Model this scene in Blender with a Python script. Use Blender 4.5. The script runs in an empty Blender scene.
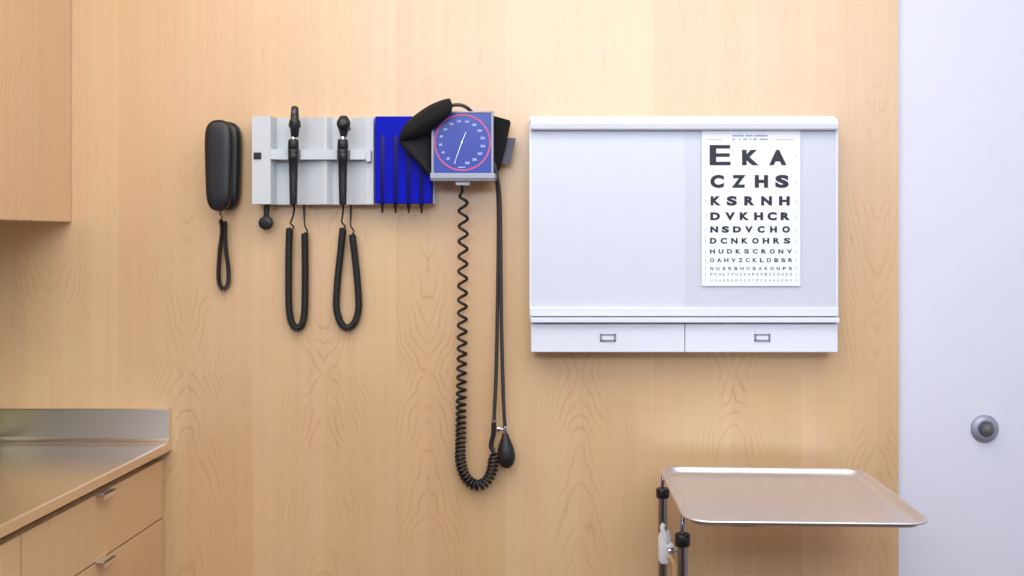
import bpy, bmesh, math, random
from mathutils import Vector, Matrix
random.seed(7)
SC = bpy.context.scene
COL = SC.collection
PI = math.pi
# ------------------------------------------------------------------ view
D, EYE, VX, VY, F = 2.336, 1.37, 580.0, 239.0, 1000.0


def P(px, py, d=0.0):
    """world point seen at photo pixel (px,py), standing d metres in front of the wall"""
    z = D - d
    return Vector(((px - VX) * z / F, -d, EYE - (py - VY) * z / F))


cam = bpy.data.objects.new('camera', bpy.data.cameras.new('camera'))
COL.objects.link(cam)
cam.location = (0, -D, EYE)
cam.rotation_euler = (PI / 2, 0, 0)
cam.data.sensor_width = 36.0
cam.data.lens = 36.0 * F / 1024.0
cam.data.shift_x = -(VX - 512) / 1024.0
cam.data.shift_y = -(288 - VY) / 1024.0
cam.data.clip_start = 0.02
SC.camera = cam
SC.view_settings.view_transform = 'Standard'
SC.view_settings.look = 'None'
SC.view_settings.gamma = 1.0
SC.view_settings.use_curve_mapping = False
SC.view_settings.exposure = 0.0


# ------------------------------------------------------------------ materials
def lin(c):
    return tuple(((v / 255) / 12.92 if v / 255 <= 0.04045 else ((v / 255 + 0.055) / 1.055) ** 2.4) for v in c) + (1.0,)


def new_mat(name):
    m = bpy.data.materials.new(name)
    m.use_nodes = True
    nt = m.node_tree
    return m, nt, nt.nodes['Principled BSDF']


def mat(name, rgb, rough=0.5, metal=0.0, coat=0.0, spec=0.5, noise=0.0, nscale=40.0, bump=0.0, bscale=200.0, stretch=None, aniso=0.0, trans=0.0):
    m, nt, b = new_mat(name)
    b.inputs['Base Color'].default_value = lin(rgb)
    b.inputs['Roughness'].default_value = rough
    b.inputs['Metallic'].default_value = metal
    b.inputs['Coat Weight'].default_value = coat
    b.inputs['Coat Roughness'].default_value = 0.15
    b.inputs['Specular IOR Level'].default_value = spec
    b.inputs['Anisotropic'].default_value = aniso
    b.inputs['Transmission Weight'].default_value = trans
    tc = nt.nodes.new('ShaderNodeTexCoord')
    mp = nt.nodes.new('ShaderNodeMapping')
    nt.links.new(tc.outputs['Object'], mp.inputs['Vector'])
    if stretch:
        mp.inputs['Scale'].default_value = stretch
    if noise > 0:
        n = nt.nodes.new('ShaderNodeTexNoise')
        n.inputs['Scale'].default_value = nscale
        n.inputs['Detail'].default_value = 3
        nt.links.new(mp.outputs[0], n.inputs['Vector'])
        r = nt.nodes.new('ShaderNodeMapRange')
        r.inputs['From Min'].default_value = 0.3
        r.inputs['From Max'].default_value = 0.7
        r.inputs['To Min'].default_value = 1 - noise
        r.inputs['To Max'].default_value = 1 + noise
        nt.links.new(n.outputs[0], r.inputs[0])
        mx = nt.nodes.new('ShaderNodeVectorMath')
        mx.operation = 'SCALE'
        mx.inputs[0].default_value = lin(rgb)[:3]
        nt.links.new(r.outputs[0], mx.inputs['Scale'])
        nt.links.new(mx.outputs[0], b.inputs['Base Color'])
    if bump > 0:
        n = nt.nodes.new('ShaderNodeTexNoise')
        n.inputs['Scale'].default_value = bscale
        nt.links.new(mp.outputs[0], n.inputs['Vector'])
        bp = nt.nodes.new('ShaderNodeBump')
        bp.inputs['Strength'].default_value = bump
        bp.inputs['Distance'].default_value = 0.002
        nt.links.new(n.outputs[0], bp.inputs['Height'])
        nt.links.new(bp.outputs[0], b.inputs['Normal'])
    return m


def maple_material(name, rgb):
    """book-matched maple veneer; UV u = metres from the leaf centre, v = metres from the end match"""
    m, nt, b = new_mat(name)
    L = nt.links.new

    def node(t, **kw):
        n = nt.nodes.new(t)
        for k, v in kw.items():
            setattr(n, k, v)
        return n

    def mth(op, a, c=None, d=None):
        n = node('ShaderNodeMath', operation=op)
        for i, v in enumerate((a, c, d)):
            if v is None:
                continue
            if isinstance(v, (int, float)):
                n.inputs[i].default_value = v
            else:
                L(v, n.inputs[i])
        return n.outputs[0]

    def noise(x, y, z, scale, detail=2.0, rough=0.5):
        c = node('ShaderNodeCombineXYZ')
        for i, v in enumerate((x, y, z)):
            if isinstance(v, (int, float)):
                c.inputs[i].default_value = v
            else:
                L(v, c.inputs[i])
        n = node('ShaderNodeTexNoise')
        n.inputs['Scale'].default_value = scale
        n.inputs['Detail'].default_value = detail
        n.inputs['Roughness'].default_value = rough
        L(c.outputs[0], n.inputs['Vector'])
        return n.outputs[0]

    uv = node('ShaderNodeUVMap', uv_map='leaf')
    sep = node('ShaderNodeSeparateXYZ')
    L(uv.outputs[0], sep.inputs[0])
    u = mth('ABSOLUTE', sep.outputs[0])
    v = sep.outputs[1]
    w = mth('ABSOLUTE', v)
    tone = node('ShaderNodeAttribute', attribute_name='tone').outputs['Fac']
    seed = node('ShaderNodeAttribute', attribute_name='seed').outputs['Fac']
    # cathedral figure
    n3 = noise(mth('MULTIPLY', mth('MULTIPLY_ADD', sep.outputs[0], 0.25, u), 20.0), mth('MULTIPLY', w, 9.0), mth('ADD', seed, 1.7), 1.0, 1.0)
    n1 = noise(mth('MULTIPLY', u, 9.0), mth('MULTIPLY', w, 5.0), seed, 1.0, 2.0)
    n2 = noise(mth('MULTIPLY', u, 38.0), mth('MULTIPLY', w, 20.0), seed, 1.0, 2.0)
    up = mth('MULTIPLY', mth('GREATER_THAN', v, 0.0), 0.35)
    k = mth('ADD', 16.0, mth('MULTIPLY', up, 12.0))
    lev = mth('SUBTRACT', mth('DIVIDE', w, mth('MULTIPLY_ADD', w, 0.9, 1.0)), mth('MULTIPLY', mth('MULTIPLY', u, u), k))
    lev = mth('SUBTRACT', lev, mth('MULTIPLY', u, 0.9))
    lev = mth('MULTIPLY_ADD', n1, 0.085, lev)
    lev = mth('MULTIPLY_ADD', n2, 0.03, lev)
    lev = mth('MULTIPLY_ADD', n3, 0.075, lev)
    s = mth('SINE', mth('MULTIPLY', lev, 2 * PI * 25.0))
    s = mth('MULTIPLY_ADD', s, 0.5, 0.5)
    thin = mth('POWER', s, 14.0)
    broad = mth('POWER', s, 2.0)
    fade = node('ShaderNodeMapRange', interpolation_type='SMOOTHSTEP')
    L(w, fade.inputs[0])
    fade.inputs['From Min'].default_value = 0.12
    fade.inputs['From Max'].default_value = 0.75
    fade.inputs['To Min'].default_value = 1.0
    fade.inputs['To Max'].default_value = 0.35
    side = node('ShaderNodeMapRange', interpolation_type='SMOOTHSTEP')
    L(u, side.inputs[0])
    side.inputs['From Min'].default_value = 0.07
    side.inputs['From Max'].default_value = 0.15
    side.inputs['To Min'].default_value = 1.0
    side.inputs['To Max'].default_value = 0.15
    patch = noise(mth('MULTIPLY', u, 20.0), mth('MULTIPLY', v, 7.0), mth('ADD', seed, 3.1), 1.0, 1.0)
    pm = node('ShaderNodeMapRange', interpolation_type='SMOOTHSTEP')
    L(patch, pm.inputs[0])
    pm.inputs['From Min'].default_value = 0.42
    pm.inputs['From Max'].default_value = 0.66
    amt = mth('MULTIPLY', mth('MULTIPLY', fade.outputs[0], side.outputs[0]), mth('MULTIPLY_ADD', pm.outputs[0], 0.85, 0.15))
    line = mth('ADD', mth('MULTIPLY', thin, 0.17), mth('MULTIPLY', broad, 0.03))
    dark = mth('MULTIPLY', line, amt)
    # fine vertical fibre, streaks, blotches, curl near the match
    fib = noise(mth('MULTIPLY', sep.outputs[0], 260.0), mth('MULTIPLY', v, 5.0), seed, 1.0, 3.0, 0.7)
    strk = noise(mth('MULTIPLY', u, 55.0), mth('MULTIPLY', w, 1.3), mth('ADD', seed, 7.0), 1.0, 2.0)
    blot = noise(mth('MULTIPLY', u, 22.0), mth('MULTIPLY', w, 2.0), mth('ADD', seed, 5.0), 1.0, 3.0)
    curl = noise(mth('MULTIPLY', u, 10.0), mth('MULTIPLY', w, 60.0), mth('ADD', seed, 11.0), 1.0, 2.0)
    cf = node('ShaderNodeMapRange', interpolation_type='SMOOTHSTEP')
    L(mth('ABSOLUTE', mth('SUBTRACT', w, 0.09)), cf.inputs[0])
    cf.inputs['From Min'].default_value = 0.0
    cf.inputs['From Max'].default_value = 0.07
    cf.inputs['To Min'].default_value = 0.13
    cf.inputs['To Max'].default_value = 0.02
    val = mth('ADD', 1.0, mth('MULTIPLY', mth('SUBTRACT', fib, 0.5), 0.09))
    val = mth('ADD', val, mth('MULTIPLY', mth('SUBTRACT', strk, 0.5), 0.13))
    val = mth('ADD', val, mth('MULTIPLY', mth('SUBTRACT', blot, 0.5), 0.07))
    val = mth('ADD', val, mth('MULTIPLY', mth('SUBTRACT', curl, 0.5), cf.outputs[0]))
    val = mth('ADD', val, mth('MULTIPLY', tone, 0.10))
    val = mth('SUBTRACT', val, dark)
    base = lin(rgb)
    # darker wood is redder: channel = base * val^e
    # heartwood flecks and a slow drift between pinkish and straw veneer
    flk = noise(mth('MULTIPLY', u, 95.0), mth('MULTIPLY', w, 14.0), mth('ADD', seed, 17.0), 1.0, 2.0)
    fm = node('ShaderNodeMapRange', interpolation_type='SMOOTHSTEP')
    L(flk, fm.inputs[0])
    fm.inputs['From Min'].default_value = 0.64
    fm.inputs['From Max'].default_value = 0.80
    fm.inputs['To Min'].default_value = 0.0
    fm.inputs['To Max'].default_value = 0.13
    val = mth('SUBTRACT', val, fm.outputs[0])
    hue = noise(mth('MULTIPLY', sep.outputs[0], 26.0), mth('MULTIPLY', v, 1.6), mth('ADD', seed, 23.0), 1.0, 2.0)
    hue = mth('SUBTRACT', hue, 0.5)
    cc = node('ShaderNodeCombineColor')
    for i, (e, hk) in enumerate(((0.75, 0.06), (1.15, -0.10), (1.6, 0.10))):
        L(mth('MULTIPLY', mth('MULTIPLY', mth('POWER', val, e), base[i]), mth('MULTIPLY_ADD', hue, hk, 1.0)), cc.inputs[i])
    L(cc.outputs[0], b.inputs['Base Color'])
    b.inputs['Roughness'].default_value = 0.34
    b.inputs['Specular IOR Level'].default_value = 1.0
    return m


M = {}
M['maple'] = maple_material('maple_veneer', (209, 171, 127))
M['plaster'] = mat('white_paint', (212, 211, 222), 0.6, noise=0.008, nscale=6)
M['wallgrey'] = mat('grey_paint', (84, 78, 72), 0.7, noise=0.01, nscale=6)
M['ceiling'] = mat('ceiling_paint', (236, 236, 238), 0.8, noise=0.01)
M['floor'] = mat('floor_vinyl', (92, 62, 30), 0.5, noise=0.06, nscale=12)
M['yellow'] = mat('yellow_bounce', (112, 104, 8), 0.4, noise=0.03, nscale=9)  # for the added off-frame box that gives yellow bounce and reflection
M['umber'] = mat('umber_reflection', (84, 74, 60), 0.5, noise=0.03, nscale=9)  # for the added off-frame panel that darkens the upstand's reflection
M['steel'] = mat('brushed_steel', (238, 230, 220), 0.26, 1.0, noise=0.05, nscale=30, stretch=(30, 1.5, 30))
M['tray'] = mat('tray_steel', (222, 217, 216), 0.42, 1.0, noise=0.03, nscale=25, stretch=(1, 6, 1))
M['post'] = mat('chrome_dark_reflection', (140, 142, 155), 0.12, 1.0, noise=0.01)  # chrome with the reflection of a dark room put into its colour
M['chrome'] = mat('chrome', (205, 208, 214), 0.12, 1.0, noise=0.01)
M['pull'] = mat('satin_nickel', (225, 220, 212), 0.35, 0.9, noise=0.02)
M['black'] = mat('black_plastic', (15, 14, 17), 0.40, noise=0.05, nscale=60)
M['rubber'] = mat('black_rubber', (19, 17, 19), 0.5, noise=0.06, nscale=80)
M['tube'] = mat('grey_rubber_tube', (48, 44, 44), 0.5, noise=0.05, nscale=60)
M['fabric'] = mat('black_nylon', (9, 9, 11), 0.8, noise=0.12, nscale=300, bump=0.4, bscale=900, spec=0.3)
M['lining'] = mat('charcoal_lining', (20, 19, 22), 0.75, noise=0.1, nscale=300, bump=0.3, bscale=900, spec=0.3)
M['tab'] = mat('grey_tab', (88, 80, 92), 0.6, noise=0.08, nscale=200)
M['unit'] = mat('grey_white_plastic', (192, 195, 197), 0.5, noise=0.008)
M['blue'] = mat('blue_plastic', (2, 14, 165), 0.5, noise=0.03, nscale=20, coat=0.0, spec=0.1)
M['bluetube'] = mat('blue_violet_plastic', (26, 20, 100), 0.5, noise=0.05, nscale=20, spec=0.2)
M['white'] = mat('white_enamel', (216, 218, 226), 0.35, noise=0.006)
M['diffuser'] = mat('diffuser_acrylic', (203, 205, 214), 0.4, noise=0.006, coat=0.2)
M['diffuser2'] = mat('diffuser_acrylic_grey', (196, 198, 208), 0.4, noise=0.006, coat=0.2)
M['card'] = mat('white_card', (226, 228, 234), 0.6, noise=0.005)
M['ink'] = mat('black_ink', (30, 30, 40), 0.6, noise=0.03)
M['inkblue'] = mat('blue_grey_ink', (150, 158, 182), 0.6, noise=0.03)
M['inkgrey'] = mat('pale_grey_ink', (176, 180, 192), 0.6, noise=0.03)
M['case'] = mat('grey_enamel', (150, 153, 163), 0.4, 0.2, noise=0.01)
M['dial'] = mat('dial_blue', (40, 58, 150), 0.45, noise=0.02, coat=0.25)
M['red'] = mat('dial_red', (188, 84, 122), 0.5, noise=0.02)
M['dialwhite'] = mat('dial_print', (176, 192, 236), 0.5, noise=0.01)
M['needle'] = mat('needle_white', (236, 238, 246), 0.4, noise=0.01)
M['stopmetal'] = mat('stop_metal', (158, 160, 176), 0.5, 0.6, noise=0.02)
M['frame'] = mat('switch_bezel', (150, 150, 160), 0.4, 0.5, noise=0.02)
M['stoprubber'] = mat('stop_rubber', (84, 82, 82), 0.35, noise=0.05)
M['offwhite'] = mat('off_white_plastic', (236, 237, 240), 0.4, noise=0.02)
M['strap'] = mat('tan_strap', (206, 168, 112), 0.55, noise=0.04)
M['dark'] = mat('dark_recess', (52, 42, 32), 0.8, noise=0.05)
M['amber'] = mat('brown_cord', (70, 50, 40), 0.5, noise=0.05)


# ------------------------------------------------------------------ mesh helpers
class MB:
    def __init__(self):
        self.v, self.f, self.s, self.m = [], [], [], []

    def add(self, verts, faces, smooth=False, mi=0):
        o = len(self.v)
        self.v += [Vector(p) for p in verts]
        for fc in faces:
            self.f.append([i + o for i in fc])
            self.s.append(smooth)
            self.m.append(mi)
        return self

    def bm(self, b, smooth=False, mi=0):
        b.verts.index_update()
        self.add([v.co.copy() for v in b.verts], [[v.index for v in f.verts] for f in b.faces], smooth, mi)
        b.free()
        return self

    def box(self, a, c, bevel=0.0, seg=2, mi=0, smooth=False):
        b = bmesh.new()
        bmesh.ops.create_cube(b, size=1.0)
        a, c = Vector(a), Vector(c)
        lo = Vector([min(a[i], c[i]) for i in range(3)])
        hi = Vector([max(a[i], c[i]) for i in range(3)])
        for v in b.verts:
            v.co = Vector([lo[i] + (v.co[i] + 0.5) * (hi[i] - lo[i]) for i in range(3)])
        if bevel:
            bmesh.ops.bevel(b, geom=b.edges[:], offset=bevel, segments=seg, profile=0.5, affect='EDGES')
        bmesh.ops.recalc_face_normals(b, faces=b.faces)
        return self.bm(b, smooth, mi)

    def pbox(self, x0, y0, x1, y1, d0, d1, bevel=0.0, seg=2, mi=0):
        """box whose front face (at d1) fills the photo rectangle"""
        a, c = P(x0, y0, d1), P(x1, y1, d1)
        return self.box((a.x, -d0, a.z), (c.x, -d1, c.z), bevel, seg, mi)

    def rings(self, rings, caps=(True, True), smooth=True, closed=True, mi=0):
        n = len(rings[0])
        verts = [p for r in rings for p in r]
        faces = []
        for i in range(len(rings) - 1):
            for j in range(n if closed else n - 1):
                k = (j + 1) % n
                faces.append([i * n + j, i * n + k, (i + 1) * n + k, (i + 1) * n + j])
        if caps[0]:
            faces.append(list(range(n))[::-1])
        if caps[1]:
            faces.append([(len(rings) - 1) * n + j for j in range(n)])
        return self.add(verts, faces, smooth, mi)

    def tube(self, pts, r, sides=10, mi=0, caps=(True, True)):
        pts = [Vector(p) for p in pts]
        rad = r if callable(r) else (lambda t: r)
        n = len(pts)
        T = []
        for i in range(n):
            a, c = pts[max(i - 1, 0)], pts[min(i + 1, n - 1)]
            T.append((c - a).normalized())
        up = Vector((0, 1, 0)) if abs(T[0].y) < 0.9 else Vector((1, 0, 0))
        N = (up - T[0] * up.dot(T[0])).normalized()
        rs = []
        for i in range(n):
            N = (N - T[i] * N.dot(T[i]))
            N = N.normalized() if N.length > 1e-9 else T[i].orthogonal().normalized()
            B = T[i].cross(N)
            q = rad(i / max(n - 1, 1))
            rs.append([pts[i] + (N * math.cos(2 * PI * j / sides) + B * math.sin(2 * PI * j / sides)) * q for j in range(sides)])
        return self.rings(rs, caps, True, True, mi)

    def cyl(self, a, c, r, sides=20, mi=0, bevel=0.0):
        a, c = Vector(a), Vector(c)
        if bevel:
            t = (c - a).normalized()
            L = (c - a).length
            prof = [(0, r - bevel), (bevel * .3, r - bevel * .3), (bevel, r), (L - bevel, r), (L - bevel * .3, r - bevel * .3), (L, r - bevel)]
            return self.lathe(a, t, prof, sides, mi)
        return self.tube([a, c], r, sides, mi)

    def lathe(self, o, axis, prof, sides=24, mi=0):
        """prof: list of (distance along axis, radius)"""
        o, t = Vector(o), Vector(axis).normalized()
        N = t.orthogonal().normalized()
        B = t.cross(N)
        rs = [[o + t * h + (N * math.cos(2 * PI * j / sides) + B * math.sin(2 * PI * j / sides)) * max(q, 1e-5) for j in range(sides)] for h, q in prof]
        return self.rings(rs, (True, True), True, True, mi)

    def prism(self, front, back, smooth=False, mi=0):
        """front/back: matching loops of points"""
        return self.rings([back, front], (True, True), smooth, True, mi)

    def build(self, name, m, parent=None, autosmooth=True, fixnormals=True):
        ms = bpy.data.meshes.new(name)
        off = Vector((0, 0, 0))
        q = parent
        while q is not None:
            off += q.location
            q = q.parent
        ms.from_pydata([v - off for v in self.v], [], self.f)
        ms.polygons.foreach_set('use_smooth', self.s)
        mats = m if isinstance(m, (list, tuple)) else [m]
        for x in mats:
            ms.materials.append(x)
        ms.polygons.foreach_set('material_index', self.m)
        ms.update()
        if fixnormals:
            b = bmesh.new()
            b.from_mesh(ms)
            bmesh.ops.recalc_face_normals(b, faces=b.faces)
            if any(self.s):
                for e in b.edges:
                    if len(e.link_faces) == 2 and e.calc_face_angle(0) > 0.9:
                        e.smooth = False
            b.to_mesh(ms)
            b.free()
        o = bpy.data.objects.new(name, ms)
        COL.objects.link(o)
        if parent is not None:
            o.parent = parent
        return o


def thing(name, label, cat, loc, group=None):
    o = bpy.data.objects.new(name, None)
    o.empty_display_size = 0.05
    COL.objects.link(o)
    o.location = loc
    o['label'] = label
    o['category'] = cat
    if group:
        o['group'] = group
    return o


def tag(o, label, cat, group=None):
    o['label'] = label
    o['category'] = cat
    if group:
        o['group'] = group
    return o


def struct(o):
    o['kind'] = 'structure'
    return o


def smooth_path(pts, n=12):
    """Catmull-Rom through the points"""
    pts = [Vector(p) for p in pts]
    q = [pts[0] * 2 - pts[1]] + pts + [pts[-1] * 2 - pts[-2]]
    out = []
    for i in range(1, len(q) - 2):
        for s in range(n):
            t = s / n
            a, b, c, d = q[i - 1], q[i], q[i + 1], q[i + 2]
            out.append(0.5 * ((2 * b) + (c - a) * t + (2 * a - 5 * b + 4 * c - d) * t * t + (3 * b - a - 3 * c + d) * t ** 3))
    out.append(pts[-1])
    return out


def resample(path, step):
    out = [path[0].copy()]
    acc = 0.0
    for a, b in zip(path[:-1], path[1:]):
        L = (b - a).length
        if L < 1e-9:
            continue
        t = step - acc
        while t <= L:
            out.append(a.lerp(b, t / L))
            t += step
        acc = L - (t - step)
    if (out[-1] - path[-1]).length > step * 0.3:
        out.append(path[-1].copy())
    return out


def coil_points(path, R, pitch, per_turn=12, phase=0.0, taper=0.03):
    """helix around a path that lies roughly in the wall plane; pitch(t) in metres"""
    path = resample(path, 0.0006)
    n = len(path)
    out = []
    ang = phase
    last = None
    Y = Vector((0, 1, 0))
    for i in range(n):
        t = i / (n - 1)
        T = (path[min(i + 1, n - 1)] - path[max(i - 1, 0)]).normalized()
        N = T.cross(Y).normalized()
        B = Y
        if i:
            ang += 2 * PI * (path[i] - path[i - 1]).length / pitch(t)
        if last is None or ang - last >= 2 * PI / per_turn or i == n - 1:
            last = ang
            k = min(1.0, t / taper, (1 - t) / taper) if taper else 1.0
            rr = R * max(k, 0.05)
            out.append(path[i] + N * (rr * math.cos(ang)) + B * (rr * math.sin(ang)))
    return out


def set_leaf(o, fn):
    """fn(world co, face) -> (u, v, tone, seed)"""
    ms = o.data
    off = Vector((0, 0, 0))
    q = o.parent
    while q is not None:
        off += q.location
        q = q.parent
    uvl = ms.uv_layers.new(name='leaf')
    ta = ms.attributes.new('tone', 'FLOAT', 'FACE')
    sa = ms.attributes.new('seed', 'FLOAT', 'FACE')
    for p in ms.polygons:
        cen = p.center + off
        for li in p.loop_indices:
            co = ms.vertices[ms.loops[li].vertex_index].co + off
            u, v, t, s = fn(co, cen)
            uvl.data[li].uv = (u, v)
        ta.data[p.index].value = t
        sa.data[p.index].value = s
    return o


def side_grain(cen_y, match_z, tone, seed):
    return lambda co, c: (co.y - cen_y, co.z - match_z, tone, seed)


# ------------------------------------------------------------------ room shell
XL, XR, YF, CEIL = -1.55, 1.75, -3.7, 2.62
struct(MB().box((XL - .1, 0.112, -.1), (XR + .1, YF - .1, 0)).build('floor', M['floor']))
struct(MB().box((XL - .1, 0.112, CEIL), (XR + .1, YF - .1, CEIL + .1)).build('ceiling', M['ceiling']))
struct(MB().box((XL, 0.012, 0), (XR, 0.112, CEIL)).build('wall_back', M['plaster']))
struct(MB().box((XL - .1, 0.112, 0), (XL, YF - .1, CEIL)).build('wall_left', M['plaster']))
struct(MB().box((XR, 0.112, 0), (XR + .1, YF - .1, CEIL)).build('wall_right', M['plaster']))
struct(MB().box((XL, YF, 0), (XR, YF - .1, CEIL)).build('wall_front', M['wallgrey']))

# maple veneer panelling on the back wall: one sheet, leaves with measured joints
edges = [-260, -85, 118, 253, 396, 506, 653, 802, 898.5]
cents = [-150, 50, 187, 324, 428, 580, 733, 877]
tones = [0.0, 0.25, -0.25, 0.05, -0.35, 0.35, -0.35, -0.15]
seeds = [2.0, 4.3, 9.1, 13.7, 17.2, 21.9, 26.4, 31.8]
mb = MB()
ex = [P(e, 0).x for e in edges]
cx = [P(c, 0).x for c in cents]
zm = P(0, 374).z
ex[0] = XL
xs = []
for i in range(8):
    xs += [(ex[i], i)] + ([(cx[i], i)] if ex[i] < cx[i] < ex[i + 1] else [])
xs.append((ex[8], 7))
zs = [0.0, zm, CEIL]
for a in range(len(xs) - 1):
    for k in range(2):
        x0, x1 = xs[a][0], xs[a + 1][0]
        mb.add([(x0, 0, zs[k]), (x1, 0, zs[k]), (x1, 0, zs[k + 1]), (x0, 0, zs[k + 1])], [[0, 1, 2, 3]])
xr = ex[8]
mb.add([(xr, 0, 0), (xr, .012, 0), (xr, .012, CEIL), (xr, 0, CEIL)], [[0, 1, 2, 3]])
wood = struct(mb.build('trim_1', M['maple'], fixnormals=False))


def wall_leaf(co, c):
    i = 7
    for j in range(8):
        if ex[j] - 1e-6 <= c.x <= ex[j + 1]:
            i = j
            break
    left = c.x < cx[i]
    return (co.x - cx[i], co.z - zm, tones[i] + ((0.3 if left else -0.2) if c.z < zm else (0.0 if left else 0.1)), seeds[i])


set_leaf(wood, wall_leaf)
# added out of view: olive-yellow box and umber panel for steel and wood to reflect
struct(MB().box((XL + .006, -0.034, 0.9), (-1.365, -0.24, 1.10), 0.02, 4).build('bounce_box', M['yellow']))
struct(MB().box((XL, -0.031, 0.90), (XL + .006, -1.6, 1.405)).build('reflection_panel', M['umber']))

# ------------------------------------------------------------------ wall cupboard (upper left)
UX, UZ, UT = -1.187, 1.41, 2.35
c = thing('wall_cabinet', 'maple wall cupboard high on the left above the steel worktop', 'cabinet', ((XL + UX) / 2, -0.5, UZ))
b = MB()
b.box((XL, -.001, UZ), (UX, -.019, UT), 0.0008)              # end panel by the wall
b.box((XL, -.019, UZ + .0), (UX - .02, -.98, UZ + .018))     # bottom
b.box((XL, -.019, UT - .018), (UX - .02, -.98, UT))
b.box((XL, -.019, UZ + .018), (XL + .006, -.98, UT - .018))
b.box((XL, -.98, UZ), (UX, -.998, UT), 0.0008)
set_leaf(b.build('carcass', M['maple'], c), side_grain(-0.2, 1.5, 0.3, 40.0))
for y0, y1, sd in ((-.0205, -.498, 44.0), (-.501, -.979, 47.0)):
    dd = MB().box((UX - .018, y0, UZ), (UX, y1, UT), 0.001)
    set_leaf(dd.build('door', M['maple'], c), side_grain(-0.20 if sd < 46 else -0.7, 1.75, 0.7, sd))

# ------------------------------------------------------------------ base cabinets and worktop
BX = -0.97


def drawer_pull(parent, y, z):
    p = MB()
    p.box((BX - .002, y - .023, z), (BX + .020, y + .023, z + .003), 0.0006)
    p.box((BX + .0165, y - .023, z - .009), (BX + .020, y + .023, z + .003), 0.0006)
    p.build('pull', M['pull'], parent)


c = thing('base_cabinet', 'maple base cabinet of stacked drawers beside the back wall under the steel worktop', 'cabinet', ((XL + BX) / 2, -.3, 0))
b = MB()
b.box((XL + .002, -.001, .10), (BX - .021, -.599, .856))
b.box((BX - .022, -.001, .10), (BX - .001, -.0085, .856))    # scribe strip against the wall
set_leaf(b.build('carcass', M['maple'], c), side_grain(-.1, .6, -0.3, 50.0))
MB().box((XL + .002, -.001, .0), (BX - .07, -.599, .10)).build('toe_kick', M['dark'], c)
for z0, z1, sd in ((.7235, .8565, 53.0), (.42, .720, 53.0), (.103, .4165, 53.0)):
    dr = set_leaf(MB().box((BX - .019, -.0115, z0), (BX, -.5975, z1), 0.0008).build('drawer', M['maple'], c), side_grain(-.2, .25, -0.1, sd))
    drawer_pull(dr, -.312, z1 + .0003)
c = thing('base_cabinet', 'maple base cabinet with a door, next along the worktop, cut off by the left edge', 'cabinet', ((XL + BX) / 2, -.9, 0))
b = MB()
b.box((XL + .002, -.601, .10), (BX - .021, -1.199, .856))
set_leaf(b.build('carcass', M['maple'], c), side_grain(-.8, .6, -0.3, 60.0))
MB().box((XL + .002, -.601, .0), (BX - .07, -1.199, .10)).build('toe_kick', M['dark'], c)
dr = set_leaf(MB().box((BX - .019, -.6015, .103), (BX, -1.1975, .8565), 0.0008).build('door', M['maple'], c), side_grain(-.85, .9, 0.1, 62.0))
drawer_pull(dr, -1.1, .8568)

CX, CT, CB = -0.9535, 0.898, 0.877
c = thing('countertop', 'stainless steel worktop with upturned back edge on the left drawers', 'countertop', ((XL + CX) / 2, -.6, CB))
b = MB()
pr_ = [(XL + .001, CT), (CX - .004, CT), (CX - .0015, CT - .0008), (CX - .0003, CT - .0025), (CX, CT - .005), (CX, CB + .001), (CX - .001, CB), (CX - .012, CB), (CX - .012, CT - .003), (XL + .001, CT - .003)]
b.prism([Vector((x_, -.0, z_)) for x_, z_ in pr_], [Vector((x_, -1.215, z_)) for x_, z_ in pr_])
b.box((XL + .001, -.0, CB - .018), (BX - .025, -1.2, CT - .003))
b.build('worktop', M['steel'], c)
b = MB()
# cove between worktop and upstand, profile in (d, z), swept along X
prof = [(0.0005, CT), (0.0005, .9757), (.014, .9757), (.0155, .974), (.0155, CT + .014)]
prof += [(.0155 + .012 * (1 - math.cos(t)), CT + .0145 - .013 * math.sin(t)) for t in [PI / 2 * k / 6 for k in range(1, 7)]]
prof += [(.030, CT + .0008), (.030, CT)]
b.prism([Vector((CX, -d, z)) for d, z in prof], [Vector((XL + .001, -d, z)) for d, z in prof])
b.build('upstand', M['steel'], c)

# ------------------------------------------------------------------ telephone
ph = thing('wall_telephone', 'slim black wall telephone with its handset hung up', 'telephone', P(222, 211, 0))


def pill(mbx, x0, x1, y0, y1, d0, d1, taper=0.0, n=26, m=28, dome=0.006, px=True):
    """rounded upright body whose outline is measured in the photo at depth d1"""
    a, bb = P(x0, y0, d1), P(x1, y1, d1)
    cxx, hw = (a.x + bb.x) / 2, (bb.x - a.x) / 2
    zt, zb = a.z, bb.z
    H = zt - zb
    rs = []
    for i in range(n + 1):
        t = 0.5 - 0.5 * math.cos(PI * i / n)
        s = abs(2 * t - 1)
        wid = hw * max(1 - s ** 7, 0.0) ** (1 / 2.3) * (1 - taper * max(0, t - .25) ** 1.3)
        wid = max(wid, hw * 0.02)
        dep = max((1 - s ** 9), 0) ** 0.5
        dm = (d0 + d1) / 2
        hd = (d1 - d0) / 2 * max(dep, .03)
        ring = []
        for j in range(m):
            an = 2 * PI * j / m
            ca, sa = math.cos(an), math.sin(an)
            xx = math.copysign(abs(ca) ** 0.55, ca) * wid
            yy = math.copysign(abs(sa) ** 0.6, sa) * hd
            ring.append(Vector((cxx + xx, -(dm + yy), zt - H * t)))
        rs.append(ring)
    mbx.rings(rs, (True, True), True)


b = MB()
pill(b, 208.0, 238.4, 120.6, 210.2, .0, .040, 0.16)
b.build('base', M['black'], ph)
b = MB()
pill(b, 203.0, 230.4, 119.0, 211, .047, .076, 0.20)
hs = b.build('handset', M['black'], ph)
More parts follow.
